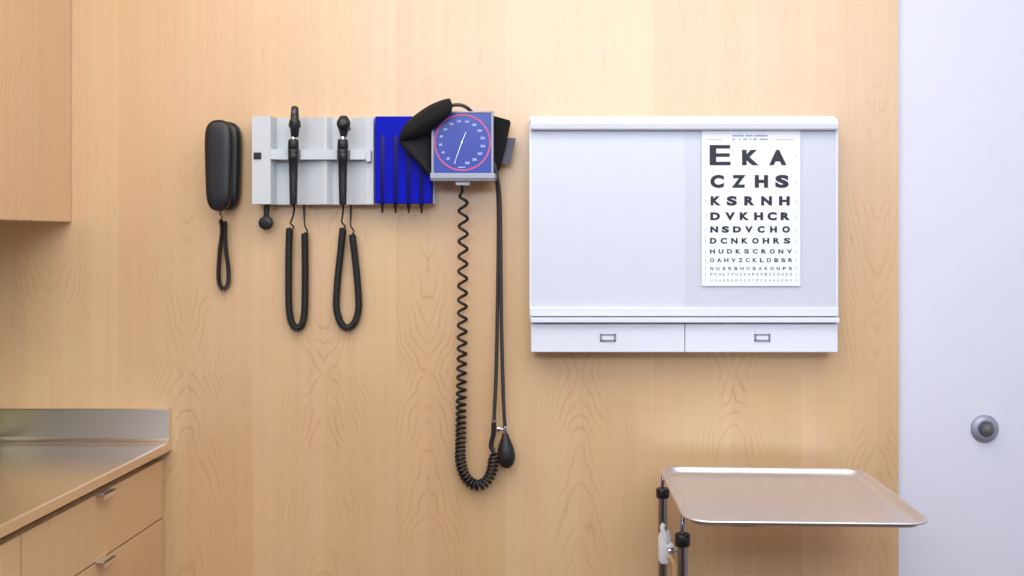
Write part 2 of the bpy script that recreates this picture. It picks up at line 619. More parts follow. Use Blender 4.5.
# ear and mouth cups facing the base
for yy in (137, 195):
    b = MB()
    q = P(219.5, yy, .045)
    b.lathe((q.x + .004, -.028, q.z), (0, -1, 0), [(0, .012), (.002, .017), (.012, .0185), (.018, .018)], 20)
    b.build('cup', M['rubber'], hs)
b = MB()
b.tube(smooth_path([P(221, 210, .05), P(220, 214, .05), P(222.2, 217.5, .045), P(219.5, 221, .03), P(221, 225, .02), P(222.5, 228, .015)], 8), .0016, 8)
path = smooth_path([P(221, 219, .016), P(222.2, 232, .014), P(220, 250, .012), P(218.7, 270, .012), P(219.3, 283, .012), P(223.2, 289.3, .012),
                    P(228, 284, .012), P(228.4, 270, .013), P(226, 250, .016), P(225, 235, .018), P(225.3, 221, .018)], 14)
b.tube(coil_points(path, .0042, lambda t: .0042, 10, taper=0.01), .0017, 6)
b.build('coiled_cord', M['rubber'], ph)

# ------------------------------------------------------------------ diagnostic wall unit
wu = thing('diagnostic_wall_unit', 'grey-white wall unit with a cradle shelf holding two black instruments', 'medical wall unit', P(312, 205, 0))
prof = [(252, .062), (270.5, .062), (277, .030), (299, .030), (303, .031), (323.5, .046), (327, .046), (333, .032), (348, .032), (352, .033), (366, .044), (373.5, .044)]


def zig(x):
    for (xa, da), (xb, db) in zip(prof[:-1], prof[1:]):
        if xa <= x <= xb:
            return da + (db - da) * (x - xa) / (xb - xa)
    return prof[-1][1]


b = MB()
top, bot, back_t, back_b = [], [], [], []
for x, d in prof:
    q = P(x, 117.6, d)
    q2 = P(x, 205, d)
    zt = 1.37 + (239 - 118) / 433.5
    zb = 1.37 + (239 - 204.6) / 433.5
    top.append(Vector((q.x, -d, zt)))
    bot.append(Vector((q.x, -d, zb)))
xl, xrr = top[0].x, top[-1].x
loopT = top + [Vector((xrr, 0, zt)), Vector((xl, 0, zt))]
loopB = bot + [Vector((xrr, 0, zb)), Vector((xl, 0, zb))]
b.prism(loopT, loopB)
b.build('housing', M['unit'], wu)
# cradle shelf following the facets, with a notch behind each instrument
b = MB()
fr, bk = [], []
for x in [270.5, 277, 288, 289.5, 299, 300.5, 323.5, 327, 337, 338.5, 348.5, 350, 368]:
    d = max(zig(x), .0445) + .012
    if 289.5 <= x <= 299 or 338.5 <= x <= 348.5:
        d -= .012
    if x in (270.5, 277):
        d = .0635 if x == 270.5 else .061
    q = P(x, 150, d)
    fr.append((q.x, d))
    bk.append((q.x, zig(x) - .004))
z1, z0 = P(0, 149.3, .06).z, P(0, 159.3, .06).z
lp = fr + bk[::-1]
b.prism([Vector((x, -d, z1)) for x, d in lp], [Vector((x, -d, z0)) for x, d in lp])
b.pbox(366, 150.3, 370.5, 161.5, .03, .060, .001)
b.build('cradle_shelf', M['unit'], wu)
b = MB().pbox(253.5, 152.4, 261, 159.2, .055, .0645, .0008)
b.build('power_switch', M['black'], wu)
# black plug hanging from the block's underside
b = MB()
b.tube([P(267, 204, .03), P(266.6, 212, .03), P(266, 219, .030)], .0062, 14)
q = P(265.8, 223, .030)
b.lathe((q.x, -.018, q.z), (0, -1, 0), [(0, .012), (.003, .0155), (.014, .0162), (.019, .0145), (.0205, .010), (.0205, .001)], 26)
b.build('knob', M['black'], wu)


def instrument(name, label, cx_, ytop, hx, kind, cordpts):
    d = .068
    base = P(hx, 205, d)
    r = thing(name, label, 'medical instrument', base)
    s = (D - d) / F
    Z = Vector((0, 0, 1))

    def lath(mbx, prof_px, xc=hx, dd=d, flat=1.0):
        o = P(xc, prof_px[0][0], dd)
        rs = []
        for y, hw in prof_px:
            z = P(xc, y, dd).z
            rs.append([Vector((o.x + math.cos(2 * PI * j / 20) * hw * s, -dd + math.sin(2 * PI * j / 20) * hw * s * flat, z)) for j in range(20)])
        mbx.rings(rs, (True, True), True)
    b1 = MB()
    lath(b1, [(153, 4.6), (154, 5.1), (159.5, 5.1), (160.5, 4.5), (175, 4.2), (195, 3.8), (203, 3.6), (204.6, 3.2), (205, 2.0)])
    b1.build('handle', M['black'], r)
    b2 = MB()
    lath(b2, [(139.3, 4.0), (140, 4.9), (144, 5.2), (148.5, 5.4), (149.2, 4.6), (150, 5.3), (153.2, 5.2)])
    hk = b2.build('collar', M['rubber'], r)
    for k in range(1):
        b5 = MB()
        lath(b5, [(136.8, 2.6), (139.5, 2.8)])
        b5.build('neck_ring', M['chrome'], r)
    b3 = MB()
    if kind == 'otoscope':
        lath(b3, [(137.3, 3.0), (136.2, 3.9), (129.5, 4.3), (128.2, 4.8), (122.5, 5.4), (120.5, 5.2), (119.5, 4.2), (112, 3.8), (108.3, 3.6), (106.8, 2.9), (106.0, 1.4)], xc=294.8)
        q = P(294.8, 114, d)
        # the viewing lens tilts to the side
        b3.cyl((q.x + .002, -d - .004, q.z), (q.x + .0085, -d - .005, q.z - .001), .0045, 14)
        q = P(294.8, 125, d)
        b3.cyl((q.x - .0125, -d, q.z), (q.x + .0128, -d, q.z), .0062, 14, bevel=.001)
    else:
        lath(b3, [(137.3, 2.8), (135.5, 3.3), (131, 4.6), (126.5, 6.3), (123, 6.8), (120.5, 6.2), (117.6, 4.6), (116.0, 3.2), (115.6, 1.4)], xc=hx + .8, flat=.7)
        q = P(hx + .8, 124, d)
        b3.lathe((q.x, -d + .008, q.z), (0, -1, 0), [(0, .0125), (.003, .0140), (.016, .0140), (.020, .012), (.022, .006)], 22)
        q = P(hx + 5.6, 128.5, d)
        b3.box((q.x - .003, -d - .006, q.z - .004), (q.x + .0045, -d + .006, q.z + .003), .001)
    hd = b3.build('head', M['black'], r)
    if kind != 'otoscope':
        q = P(hx + .8, 124, d)
        MB().lathe((q.x, -d - .0138, q.z), (0, -1, 0), [(0, .0055), (.0012, .0055), (.0016, .004)], 16).build('viewing_window', M['tube'], hd)
    else:
        q = P(294.8, 112, d)
        MB().lathe((q.x + .001, -d - .0075, q.z), (0, -1, 0), [(0, .0052), (.0015, .005), (.0018, .003)], 16).build('viewing_lens', M['tab'], hd)
    b4 = MB()
    lead1, coil, lead2 = cordpts
    b4.tube(smooth_path(lead1, 10), lambda t: .0028 - .0009 * min(1, t * 2.5), 8)
    b4.tube(smooth_path(lead2, 10), lambda t: .0019 + .0014 * max(0, (t - .55) / .45), 8)
    pth = smooth_path(coil, 16)
    b4.tube(coil_points(pth, .0066, lambda t: .0047, 12, taper=0.004), .0023, 7)
    b4.build('coiled_cord', M['rubber'], r)
    return r


d1, d2 = .022, .014
instrument('otoscope', 'otoscope with tall tapered head, left of the two instruments in the cradle', 294.5, 106, 293.4, 'otoscope', (
    [P(293.4, 204.5, .066), P(294.2, 209, .060), P(292.8, 217, .045), P(290.6, 223, .030), P(293.6, 226.6, .022), P(292.8, 229, .02)],
    [P(289.7, 228, .016), P(288.9, 250, .015), P(288.6, 280, .014), P(288.8, 303, .014), P(289.8, 315, .014), P(292.4, 324.5, .014), P(297.3, 328.6, .014), P(302.3, 324, .014), P(304.3, 315, .014), P(305, 300, .014), P(305.2, 270, .015), P(304.8, 233, .017)],
    [P(306.5, 234, .018), P(307.3, 231, .02), P(304.9, 226, .022), P(304.3, 220, .022), P(304.3, 212, .022), P(304.3, 204, .022)]))
instrument('ophthalmoscope', 'ophthalmoscope with round head, right of the two instruments in the cradle', 343.5, 116, 342.8, 'ophthalmoscope', (
    [P(342.8, 204.5, .066), P(343.2, 209, .060), P(342.4, 217, .045), P(341.8, 222, .030), P(345, 226.2, .022), P(344.5, 229, .02)],
    [P(343.0, 228, .016), P(340.8, 250, .015), P(337.6, 280, .014), P(336.3, 305, .014), P(337.8, 315, .014), P(341.2, 323.8, .014), P(347.4, 328.2, .014), P(354, 323.6, .014), P(357.6, 315, .014), P(358.8, 303, .014), P(356.6, 272, .015), P(352.3, 234, .017)],
    [P(353, 234, .018), P(353.8, 231, .02), P(350.8, 226, .022), P(350.6, 220, .022), P(350.9, 212, .022), P(350.9, 204, .022)]))

# ------------------------------------------------------------------ specula dispenser
sd = thing('specula_dispenser', 'bright blue specula dispenser box beside the grey wall unit', 'dispenser', P(403, 204, 0))
b = MB()
b.pbox(374.3, 117, 434.2, 204, .0, .026, .001)
b.build('back_plate', M['white'], sd)
b = MB().pbox(374.9, 116.2, 431.2, 203.4, .026, .058, .002)
b.build('cover', M['blue'], sd)
tips = (382.3, 395.6, 408.7, 421.6)
for x in tips:
    b = MB()
    a, e = P(x, 134, .0575), P(x, 202.5, .0575)
    b.lathe((a.x, -.0475, e.z), (0, 0, 1), [(0, .0108), (.001, .0117), (a.z - e.z - .006, .0117), (a.z - e.z, .0100)], 32)
    b.build('tube', M['bluetube'], sd)
names = ['first black ear speculum tip from the left under the blue dispenser', 'second black ear speculum tip from the left under the blue dispenser',
         'third black ear speculum tip from the left under the blue dispenser', 'fourth black ear speculum tip, nearest the blood pressure dial, under the blue dispenser']
for x, nm in zip(tips, names):
    a, e = P(x, 202.0, .045), P(x, 213.3, .045)
    o = MB().lathe((a.x, -.045, a.z), (0, 0, -1), [(0, .0056), (.004, .0054), (.012, .0036), (a.z - e.z - .001, .0021), (a.z - e.z, .0015)], 14).build('ear_speculum', M['black'])
    tag(o, nm, 'ear speculum', 'ear specula in the blue dispenser')

# ------------------------------------------------------------------ aneroid gauge
ga = thing('aneroid_gauge', 'square blue blood pressure dial in a grey metal case', 'blood pressure gauge', P(464, 183, 0))
GD = .098
b = MB()
b.pbox(441, 122, 488, 172, -.0005, .0395, .001)
b.build('bracket', M['case'], ga)
b = MB()
b.pbox(431.6, 111.6, 492.8, 174, .062, GD - .004, .0015)
# raised rim strips left and right and top
b.pbox(431.4, 111.4, 433.6, 173.5, GD - .006, GD, .0006)
b.pbox(491.2, 111.4, 493.2, 173.5, GD - .006, GD, .0006)
b.pbox(431.4, 111.2, 493.2, 112.6, GD - .006, GD, .0005)
b.build('case', M['case'], ga)
b = MB()
b.pbox(430.0, 173.0, 495.0, 178.6, .060, GD + .008, .0012)
b.pbox(430.6, 178.0, 494.4, 180.6, .060, GD + .004, .0010)
b.build('bottom_lip', M['case'], ga)
b = MB().pbox(433.6, 112.6, 491.2, 173, GD - .005, GD - .0025)
face = b.build('dial_face', M['dial'], ga)


def ring(cx_, cy_, r0, r1, d, t=.0005, n=64):
    mbx = MB()
    s = (D - d) / F
    c0 = P(cx_, cy_, d)
    rs = []
    for k in range(n):
        a = 2 * PI * k / n
        ca, sa = math.cos(a), math.sin(a)
        rs.append([Vector((c0.x + ca * r * s, -dd, c0.z + sa * r * s * 1.0)) for r, dd in ((r0, d - t), (r1, d - t), (r1, d), (r0, d))])
    rs.append(rs[0])
    mbx.rings(rs, (False, False), False)
    return mbx


ring(462.4, 142.5, 26.9, 28.5, GD - .0017).build('red_ring', M['red'], face)

# ---- lettering helper: single glyph outlines from Blender's built-in typeface
_gl = {}


def glyph(ch, bold=0.02):
    key = (ch, bold)
    if key in _gl:
        return _gl[key]
    cu = bpy.data.curves.new('glyph', 'FONT')
    cu.body = ch
    cu.offset = bold
    cu.resolution_u = 4
    ob = bpy.data.objects.new('glyph', cu)
    COL.objects.link(ob)
    bpy.context.view_layer.update()
    dg = bpy.context.evaluated_depsgraph_get()
    ms = bpy.data.meshes.new_from_object(ob.evaluated_get(dg))
    vs = [(v.co.x, v.co.y) for v in ms.vertices]
    fs = [list(p.vertices) for p in ms.polygons]
    bpy.data.objects.remove(ob)
    bpy.data.curves.remove(cu)
    bpy.data.meshes.remove(ms)
    x0, x1 = min(v[0] for v in vs), max(v[0] for v in vs)
    y0, y1 = min(v[1] for v in vs), max(v[1] for v in vs)
    g = ([((x - x0) / (x1 - x0), (y - y0) / (y1 - y0)) for x, y in vs], fs)
    _gl[key] = g
    return g


def put_glyph(mbx, ch, x0, y0, x1, y1, d, bold=0.02, rot=0.0):
    """fit glyph ch into the photo rectangle at depth d"""
    vs, fs = glyph(ch, bold)
    cxp, cyp = (x0 + x1) / 2, (y0 + y1) / 2
    pts = []
    for u, v in vs:
        ax, ay = (u - .5) * (x1 - x0), (.5 - v) * (y1 - y0)
        ca, sa = math.cos(rot), math.sin(rot)
        pts.append(P(cxp + ax * ca - ay * sa, cyp + ax * sa + ay * ca, d))
    mbx.add(pts, fs)


def put_text(mbx, text, x0, y0, x1, y1, d, bold=0.02, fill=.72):
    n = len(text)
    w = (x1 - x0) / (n - 1 + fill) if n > 1 else (x1 - x0)
    for i, ch in enumerate(text):
        if ch == ' ':
            continue
        a = x0 + i * w
        gw = w * fill
        if ch in '1I-':
            a, gw = a + gw * .35, gw * .3
        put_glyph(mbx, ch, a, y0 if ch != '-' else (y0 + y1) / 2 - .3, a + gw, y1 if ch != '-' else (y0 + y1) / 2 + .3, d, bold)


b = MB()
for k in range(16):
    a = math.radians(18.5 + k * (360 - 33) / 15.0)
    x, y = 461.9 - 21.3 * math.sin(a), 142.3 + 21.3 * math.cos(a)
    t = str(20 * k)
    w = 1.5 * len(t)
    put_text(b, t, x - w / 2, y - 1.3, x + w / 2, y + 1.3, GD - .0016, .05, .85)
q4 = [P(458.2, 167.6, GD - .0016), P(465.2, 167.6, GD - .0016), P(465.2, 166.8, GD - .0016), P(458.2, 166.8, GD - .0016)]
b.add(q4, [[0, 1, 2, 3]])
b.build('numerals', M['dialwhite'], face, fixnormals=False)
b = MB()
tip, tail, hub = P(454.2, 163.5, GD), P(466.0, 131.8, GD), P(461.8, 142.2, GD)
v = (tip - tail).normalized()
nrm = Vector((-v.z, 0, v.x))
for o0, o1, w0, w1 in ((tail, hub, .0006, .0009), (hub, tip, .0009, .0004)):
    b.prism([o0 + nrm * w0, o1 + nrm * w1, o1 - nrm * w1, o0 - nrm * w0], [p + Vector((0, .0006, 0)) for p in (o0 + nrm * w0, o1 + nrm * w1, o1 - nrm * w1, o0 - nrm * w0)])
b.lathe((hub.x, -GD + .0025, hub.z), (0, -1, 0), [(0, .0022), (.003, .0022), (.0036, .0012)], 14)
b.build('needle', M['needle'], face)
b = MB().pbox(455.6, 180.2, 469.2, 185.0, .055, .085, .001)
b.build('connector', M['white'], ga)
b = MB()
pth = smooth_path([P(462.3, 191, .055), P(463.3, 215, .050), P(463, 250, .040), P(462.5, 300, .034), P(462, 350, .028), P(461.2, 400, .024), P(460.6, 440, .022), P(460.4, 458, .022),
                   P(463.2, 472, .022), P(470, 482, .022), P(479, 485.2, .022), P(487.4, 480, .022), P(492, 470, .023), P(493.6, 458, .026), P(493.6, 451, .028)], 14)
Ltot = sum((b2 - a2).length for a2, b2 in zip(pth[:-1], pth[1:]))


def bp_pitch(t):
    pts_ = [(0, .036), (.25, .034), (.42, .027), (.58, .018), (.68, .0122), (.76, .0092), (1, .0092)]
    for (a, x), (c2, y) in zip(pts_[:-1], pts_[1:]):
        if a <= t <= c2:
            return x + (y - x) * (t - a) / (c2 - a)
    return pts_[-1][1]


cp = coil_points(pth, .0098, bp_pitch, 16, phase=PI * .5, taper=0.02)
b.tube([P(462.3, 184, .066), P(462.3, 188, .060)] + cp, .0035, 8)
b.build('coiled_tube', M['rubber'], ga)

# ------------------------------------------------------------------ cuff
cu = thing('blood_pressure_cuff', 'folded black fabric arm cuff tucked behind the blue dial, with hanging bulb', 'blood pressure cuff', P(455, 175, 0))


def sheet(rows, thick, sub=2):
    """rows of (px,py,d); returns a smooth thick sheet"""
    mbx = MB()
    nr, nc = len(rows), len(rows[0])
    pts = [[P(*q) for q in r] for r in rows]
    ND = 6
    cols = [smooth_path(r, ND) for r in pts]
    fine = list(zip(*[smooth_path(list(col), ND) for col in zip(*cols)]))
    R, C = len(fine), len(fine[0])
    nor = [[None] * C for _ in range(R)]
    for i in range(R):
        for j in range(C):
            a = fine[min(i + 1, R - 1)][j] - fine[max(i - 1, 0)][j]
            c2 = fine[i][min(j + 1, C - 1)] - fine[i][max(j - 1, 0)]
            nn = a.cross(c2)
            nor[i][j] = nn.normalized() if nn.length > 1e-12 else Vector((0, -1, 0))
    V, Fc = [], []
    for s in (1, -1):
        for i in range(R):
            for j in range(C):
                edge = min(i, R - 1 - i, j, C - 1 - j)
                th = thick * (0.35 if edge == 0 else (0.8 if edge == 1 else 1.0))
                V.append(fine[i][j] + nor[i][j] * (s * th / 2))
    off = R * C
    for i in range(R - 1):
        for j in range(C - 1):
            q = [i * C + j, i * C + j + 1, (i + 1) * C + j + 1, (i + 1) * C + j]
            Fc.append(q)
            Fc.append([k + off for k in q[::-1]])
    bd = [i for i in range(C)] + [i * C + C - 1 for i in range(1, R)] + [(R - 1) * C + j for j in range(C - 2, -1, -1)] + [i * C for i in range(R - 2, 0, -1)]
    for k in range(len(bd)):
        a, c2 = bd[k], bd[(k + 1) % len(bd)]
        Fc.append([a, c2, c2 + off, a + off])
    mbx.add(V, Fc, True)
    return mbx


# upper roll: back edge -> ridge -> front -> tucked under
b = sheet([
    [(407, 133, .064), (414, 126, .064), (430, 116, .065), (446, 110, .066)],
    [(404.2, 126.6, .074), (417, 115.2, .077), (432, 105.6, .080), (449.2, 99.2, .084)],
    [(402.0, 130.5, .098), (416.5, 119.5, .108), (433, 109.0, .116), (451.2, 101.4, .120)],
    [(400.2, 135.5, .106), (415, 127, .120), (433, 116.5, .127), (452.2, 106.5, .128)],
    [(400.8, 140.5, .102), (414, 134.5, .114), (432, 124.5, .120), (451.0, 112.5, .124)],
    [(405, 144, .084), (417, 140, .090), (431, 131, .102), (444, 118, .112)],
], .006)
b.build('upper_roll', M['fabric'], cu)
# lower flap hanging towards the dial's bottom corner
ed = [(399.6, 138.5), (401.2, 144.0), (406.5, 150.6), (413.6, 157.6), (421, 166), (428.6, 174.6)]
yr = [122, 132, 142, 153, 163, 172.5]
b = sheet([[(ex_ + 2.5, ey_ - 1.0, .064), (ex_, ey_, .082), (ex_ + 2.0, ey_ - .6, .100), (ex_ + (432.6 - ex_) * .5, ey_ * .5 + y_ * .5 - 1.0, .092), (432.8, y_, .078)] for (ex_, ey_), y_ in zip(ed, yr)], .005)
b.build('lower_flap', M['lining'], cu)
# main body behind the dial, coming out on the right
front = [P(435, 120, .058), P(445, 117, .058), (P(493, 115.5, .058)), P(510.8, 120.4, .055), P(506, 143, .055), P(500.5, 166, .055), P(496.5, 174.5, .055), P(485, 176, .056), P(435, 168, .058)]
back = [Vector((p.x, -.040 if False else -.012, p.z)) for p in front]
front = [p for p in front]
b = MB()
bmx = bmesh.new()
vv = [bmx.verts.new(p) for p in front]
wv = [bmx.verts.new(Vector((p.x, -.0605 + .02, p.z))) for p in front]
bmx.faces.new(vv)
bmx.faces.new(wv[::-1])
for k in range(len(vv)):
    bmx.faces.new([vv[k], wv[k], wv[(k + 1) % len(vv)], vv[(k + 1) % len(vv)]])
bmesh.ops.bevel(bmx, geom=bmx.edges[:], offset=.003, segments=2, affect='EDGES')
b.bm(bmx, True)
b.build('cuff_body', M['fabric'], cu)
b = MB()
tb = [P(500.5, 137.0, .036), P(515.9, 138.4, .036), P(509.8, 164.6, .036), P(497, 162.8, .036)]
b.prism(tb, [p + Vector((0, .005, 0)) for p in tb])
b.build('closure_tab', M['tab'], cu)
b = MB()
b.tube(smooth_path([P(447, 108, .075), P(453, 105.3, .072), P(461, 105.2, .068), P(468, 108.5, .060), P(474, 115, .045)], 10), .0042, 12)
b.build('feed_tube', M['tube'], cu)
b = MB()
b.tube(smooth_path([P(492.5, 160, .040), P(495.2, 174, .046), P(498.0, 195, .040), P(498.4, 240, .032), P(497.6, 300, .028), P(496.2, 370, .026), P(494.0, 421, .026)], 10), .0044, 10)
b.build('rubber_tube', M['tube'], cu)
b = MB()
b.tube(smooth_path([P(493.5, 160, .050), P(496.5, 174, .056), P(499.8, 198, .046), P(500.8, 250, .038), P(501.6, 330, .034), P(503.3, 395, .034), P(505, 428, .034)], 10), .0044, 10)
b.build('rubber_tube', M['tube'], cu)
b = MB()
b.tube(smooth_path([P(493.9, 422, .026), P(493.4, 434, .026), P(491.4, 443, .026), P(491.6, 448, .027), P(494, 451, .028)], 10), .0056, 12)
qa, qb = P(494.1, 419.8, .026), P(494, 422, .026)
b.build('hose_end', M['rubber'], cu)
MB().cyl(qa, qb, .0062, 16).build('hose_collar', M['chrome'], cu)
b = MB()
q0 = P(507, 432.5, .036)
bl = [(432.5, 2.0), (434, 2.9), (438, 4.2), (443, 6.3), (449, 8.2), (455, 9.1), (460, 8.6), (464, 7.0), (466.8, 4.6), (468, 2.2), (468.3, .6)]
rs = []
for y, hw in bl:
    xc = 505.2 + (y - 432) * .042
    cc_ = P(xc, y, .036)
    rs.append([Vector((cc_.x + math.cos(2 * PI * j / 24) * hw * .0023, -.036 + math.sin(2 * PI * j / 24) * hw * .0023 * .95, cc_.z)) for j in range(24)])
b.rings(rs, (True, True), True)
bulb = b.build('inflation_bulb', M['rubber'], cu)
b = MB()
b.cyl(P(505.1, 426.2, .036), P(505.3, 433.4, .036), .0060, 18, bevel=.0008)
b.cyl(P(505.1, 429.5, .036), P(500, 428.9, .036), .0028, 12)
q = P(498.3, 428.9, .036)
b.lathe(q + Vector((.0058, 0, 0)), (-1, 0, 0), [(0, .003), (.0015, .0062), (.006, .0072), (.010, .0062), (.0118, .003)], 18)
b.build('release_valve', M['chrome'], cu)

# ------------------------------------------------------------------ x-ray view box
vb = thing('x_ray_view_box', 'wide white x-ray view box with two grey screens on the maple wall', 'x-ray view box', P(684, 352, 0))
b = MB()
b.pbox(531, 127, 837.5, 322, .0, .058, .001)
b.pbox(529.4, 117, 531.8, 318, .0, .064, .0008)
b.pbox(836.2, 122, 838.2, 318, .0, .064, .0008)
b.build('housing', M['white'], vb)
# rounded top rail
b = MB()
za, zb_ = P(0, 114.6, .08).z, P(0, 129.4, .08).z
pr = [(.0, za), (.050, za), (.051, za - .0045), (.066, za - .006), (.0745, za - .009), (.080, za - .014), (.082, za - .020), (.080, zb_ + .003), (.078, zb_), (.055, zb_), (.0, zb_)]
xa, xb = P(530.6, 0, .08).x, P(838, 0, .08).x
b.prism([Vector((xb, -d_, z_)) for d_, z_ in pr], [Vector((xa, -d_, z_)) for d_, z_ in pr])
b.build('top_rail', M['white'], vb)
q = P(530.0, 121.5, .07)
MB().cyl((q.x + .004, -.07, q.z), (q.x - .0008, -.07, q.z), .0028, 12).build('end_screw', M['case'], vb)
MB().pbox(531.8, 128, 684.7, 309, .058, .0625).build('screen', M['diffuser'], vb)
MB().pbox(684.7, 128, 836.2, 309, .058, .0625).build('screen', M['diffuser2'], vb)
b = MB()
b.pbox(529.8, 307.8, 838.6, 316.2, .050, .072, .0015)
b.pbox(530.6, 317.9, 839.8, 322.6, .050, .084, .0012)
b.pbox(531.4, 315, 838.0, 324, .02, .060)
b.build('film_ledge', M['white'], vb)
for x0, x1, xs_ in ((531.0, 684.6, 608), (685.2, 837.8, 762.4)):
    fp = MB().pbox(x0, 324.2, x1, 352.2, .0, .070, .0014, 3).build('switch_panel', M['white'], vb)
    b = MB()
    for q in ((600.2, 334, 615.9, 335.5), (600.2, 339.7, 615.9, 341.3), (600.2, 334, 602.0, 341.3), (614.1, 334, 615.9, 341.3)):
        b.pbox(q[0] - 608 + xs_, q[1], q[2] - 608 + xs_, q[3], .069, .0735, .0004)
    sw = b.build('switch_frame', M['frame'], fp)
    MB().pbox(xs_ - 6, 335.5, xs_ + 6.1, 339.7, .069, .0722, .0005).build('rocker', M['white'], fp)

# ------------------------------------------------------------------ eye chart
CD = .0665
ec = thing('eye_chart', 'white eye test chart with rows of black letters headed E K A', 'eye chart', P(750, 286, CD))
b = MB().pbox(701.6, 130.2, 800.4, 286.0, CD - .0012, CD)
sheet_ = b.build('sheet', M['card'], ec)
LD = CD + .0003
rows = [
    ('EKA', [(709.6, 145, 730.6, 165.3), (742, 149.8, 758.8, 165.3), (769, 149.8, 786.6, 165.3)]),
    ('CZHS', [(710.3, 174.8, 724, 188), (731.6, 175, 745.6, 187.8), (754.8, 175, 768.1, 187.8), (775.2, 174.8, 788.9, 188)]),
    ('KSRNH', [(710.6, 196.2, 721, 205.5), (726.7, 196, 737, 205.7), (744.2, 196.2, 754.6, 205.5), (761.1, 196.2, 772, 205.5), (779, 196.2, 789.8, 205.5)]),
    ('DVKHCR', [(710.3, 212.3, 720, 220.2), (725.1, 212.3, 735, 220.2), (739.7, 212.3, 749.2, 220.2), (754.1, 212.3, 763.1, 220.2), (767.4, 212.1, 776.8, 220.4), (780.6, 212.3, 790.1, 220.2)]),
    ('NSDVCHO', [(710.3, 226.3, 718.1, 232.6), (721.7, 226.1, 729.1, 232.8), (733, 226.3, 741.1, 232.6), (745, 226.3, 752.8, 232.6), (757.5, 226.1, 764.6, 232.8), (770, 226.3, 777, 232.6), (782.2, 226.1, 790, 232.8)]),
]
for text, rects in rows:
    b = MB()
    for ch, r in zip(text, rects):
        put_glyph(b, ch, *r, LD, .06 if ch != 'E' else .02)
    b.build('letter_row', M['ink'], ec, fixnormals=False)


def even(text, x0, x1, y0, y1, w, bold):
    n = len(text)
    b = MB()
    for i, ch in enumerate(text):
        a = x0 + i * (x1 - x0 - w) / (n - 1)
        put_glyph(b, ch, a, y0, a + w, y1, LD, bold)
    b.build('letter_row', M['ink'], ec, fixnormals=False)


even('DCNKOHRS', 710, 790.3, 237.9, 243.7, 6.5, .05)
even('HUDKSCRONV', 710, 791.9, 249.2, 253.6, 5.0, .04)
even('OAHVZCKLDBSR', 710, 792.6, 258.2, 262.2, 4.2, .03)
even('NUSRBHOSAKDNPS', 710.3, 791.9, 266.9, 270.1, 3.1, .02)
even('PKHLTHUOKARSMBZCOHIS'.replace('I', 'D'), 710.5, 792, 272.9, 275.6, 2.1, .0)
even('UVHSRKNSODTPCHAKLFNO', 710.6, 791.5, 279.3, 281.5, 1.7, .0)
def bar(mbx, x0, y0, x1, y1):
    mbx.add([P(x0, y1, LD), P(x1, y1, LD), P(x1, y0, LD), P(x0, y0, LD)], [[0, 1, 2, 3]])


# the heading and side notes are too fine to read: thin lines of print
b = MB()
for x0, x1 in ((732.4, 743.8), (745.4, 752.9), (754.6, 767.6)):
    bar(b, x0, 134.9, x1, 136.6)
for x0, x1 in ((732.4, 735.4), (738.8, 740.6), (743.2, 747.2), (749.4, 751.4), (753, 757), (759.4, 767.6)):
    bar(b, x0, 138.5, x1, 140.2)
b.build('heading', M['inkblue'], ec, fixnormals=False)
b = MB()
for x0, x1 in ((706.8, 721.8), (775.2, 794.2)):
    bar(b, x0, 139.2, x1, 140.1)
for y in (155.5, 181.5, 201, 216.5, 229.5, 241, 251.5, 260.3, 268.5, 274.3, 280.5):
    for x in (705.6, 796.2):
        bar(b, x - .35, y - 1.6, x + .35, y + 1.6)
b.build('margin_print', M['inkgrey'], ec, fixnormals=False)

# ------------------------------------------------------------------ instrument tray and its stand
Wt, Dt = .46, .422
TC = Vector((.4122, -.308, .8573))
RT = Matrix.Rotation(.0388, 3, 'Z') @ Matrix.Rotation(.0213, 3, 'Y') @ Matrix.Rotation(.0102, 3, 'X')


def tray_ring(hw, hd, rad, z, n=10):
    pts = []
    for sx, sy, a0 in ((1, 1, 0), (-1, 1, PI / 2), (-1, -1, PI), (1, -1, 1.5 * PI)):
        for k in range(n + 1):
            a = a0 + PI / 2 * k / n
            pts.append(TC + RT @ Vector((sx * (hw - rad) + math.cos(a) * rad, sy * (hd - rad) + math.sin(a) * rad, z)))
    return pts


o = MB()
hw, hd = Wt / 2, Dt / 2
prof = [(-.0000, -.0040, .048), (.0, -.0015, .048), (-.0012, .0, .047), (-.0035, .0004, .045), (-.006, -.0008, .042), (-.0085, -.004, .040), (-.014, -.0098, .035), (-.0175, -.0122, .032), (-.023, -.0136, .027), (-.032, -.0140, .022)]
rs = [tray_ring(hw + i, hd + i, r, z) for i, z, r in prof]
und = [(-.032, -.0150, .022), (-.022, -.0146, .028), (-.0165, -.0130, .032), (-.0125, -.0098, .036), (-.0075, -.0045, .041), (-.0055, -.0022, .043), (-.003, -.0014, .046), (-.0012, -.0022, .047), (-.0012, -.0040, .047)]
rs += [tray_ring(hw + i, hd + i, r, z) for i, z, r in und]
nrr = len(rs[0])
o.rings(rs + [rs[0]], (False, False), True)
ci, cu_ = len(prof) - 1, len(prof)
o.add(rs[ci], [list(range(nrr))], False)
o.add(rs[cu_], [list(range(nrr))[::-1]], False)
tr = o.build('instrument_tray', M['tray'], fixnormals=False)
bmx = bmesh.new()
bmx.from_mesh(tr.data)
bmesh.ops.remove_doubles(bmx, verts=bmx.verts, dist=1e-6)
bmesh.ops.recalc_face_normals(bmx, faces=bmx.faces)
bmx.to_mesh(tr.data)
bmx.free()
tag(tr, 'shallow stainless steel tray with rounded corners standing below the view box', 'tray')

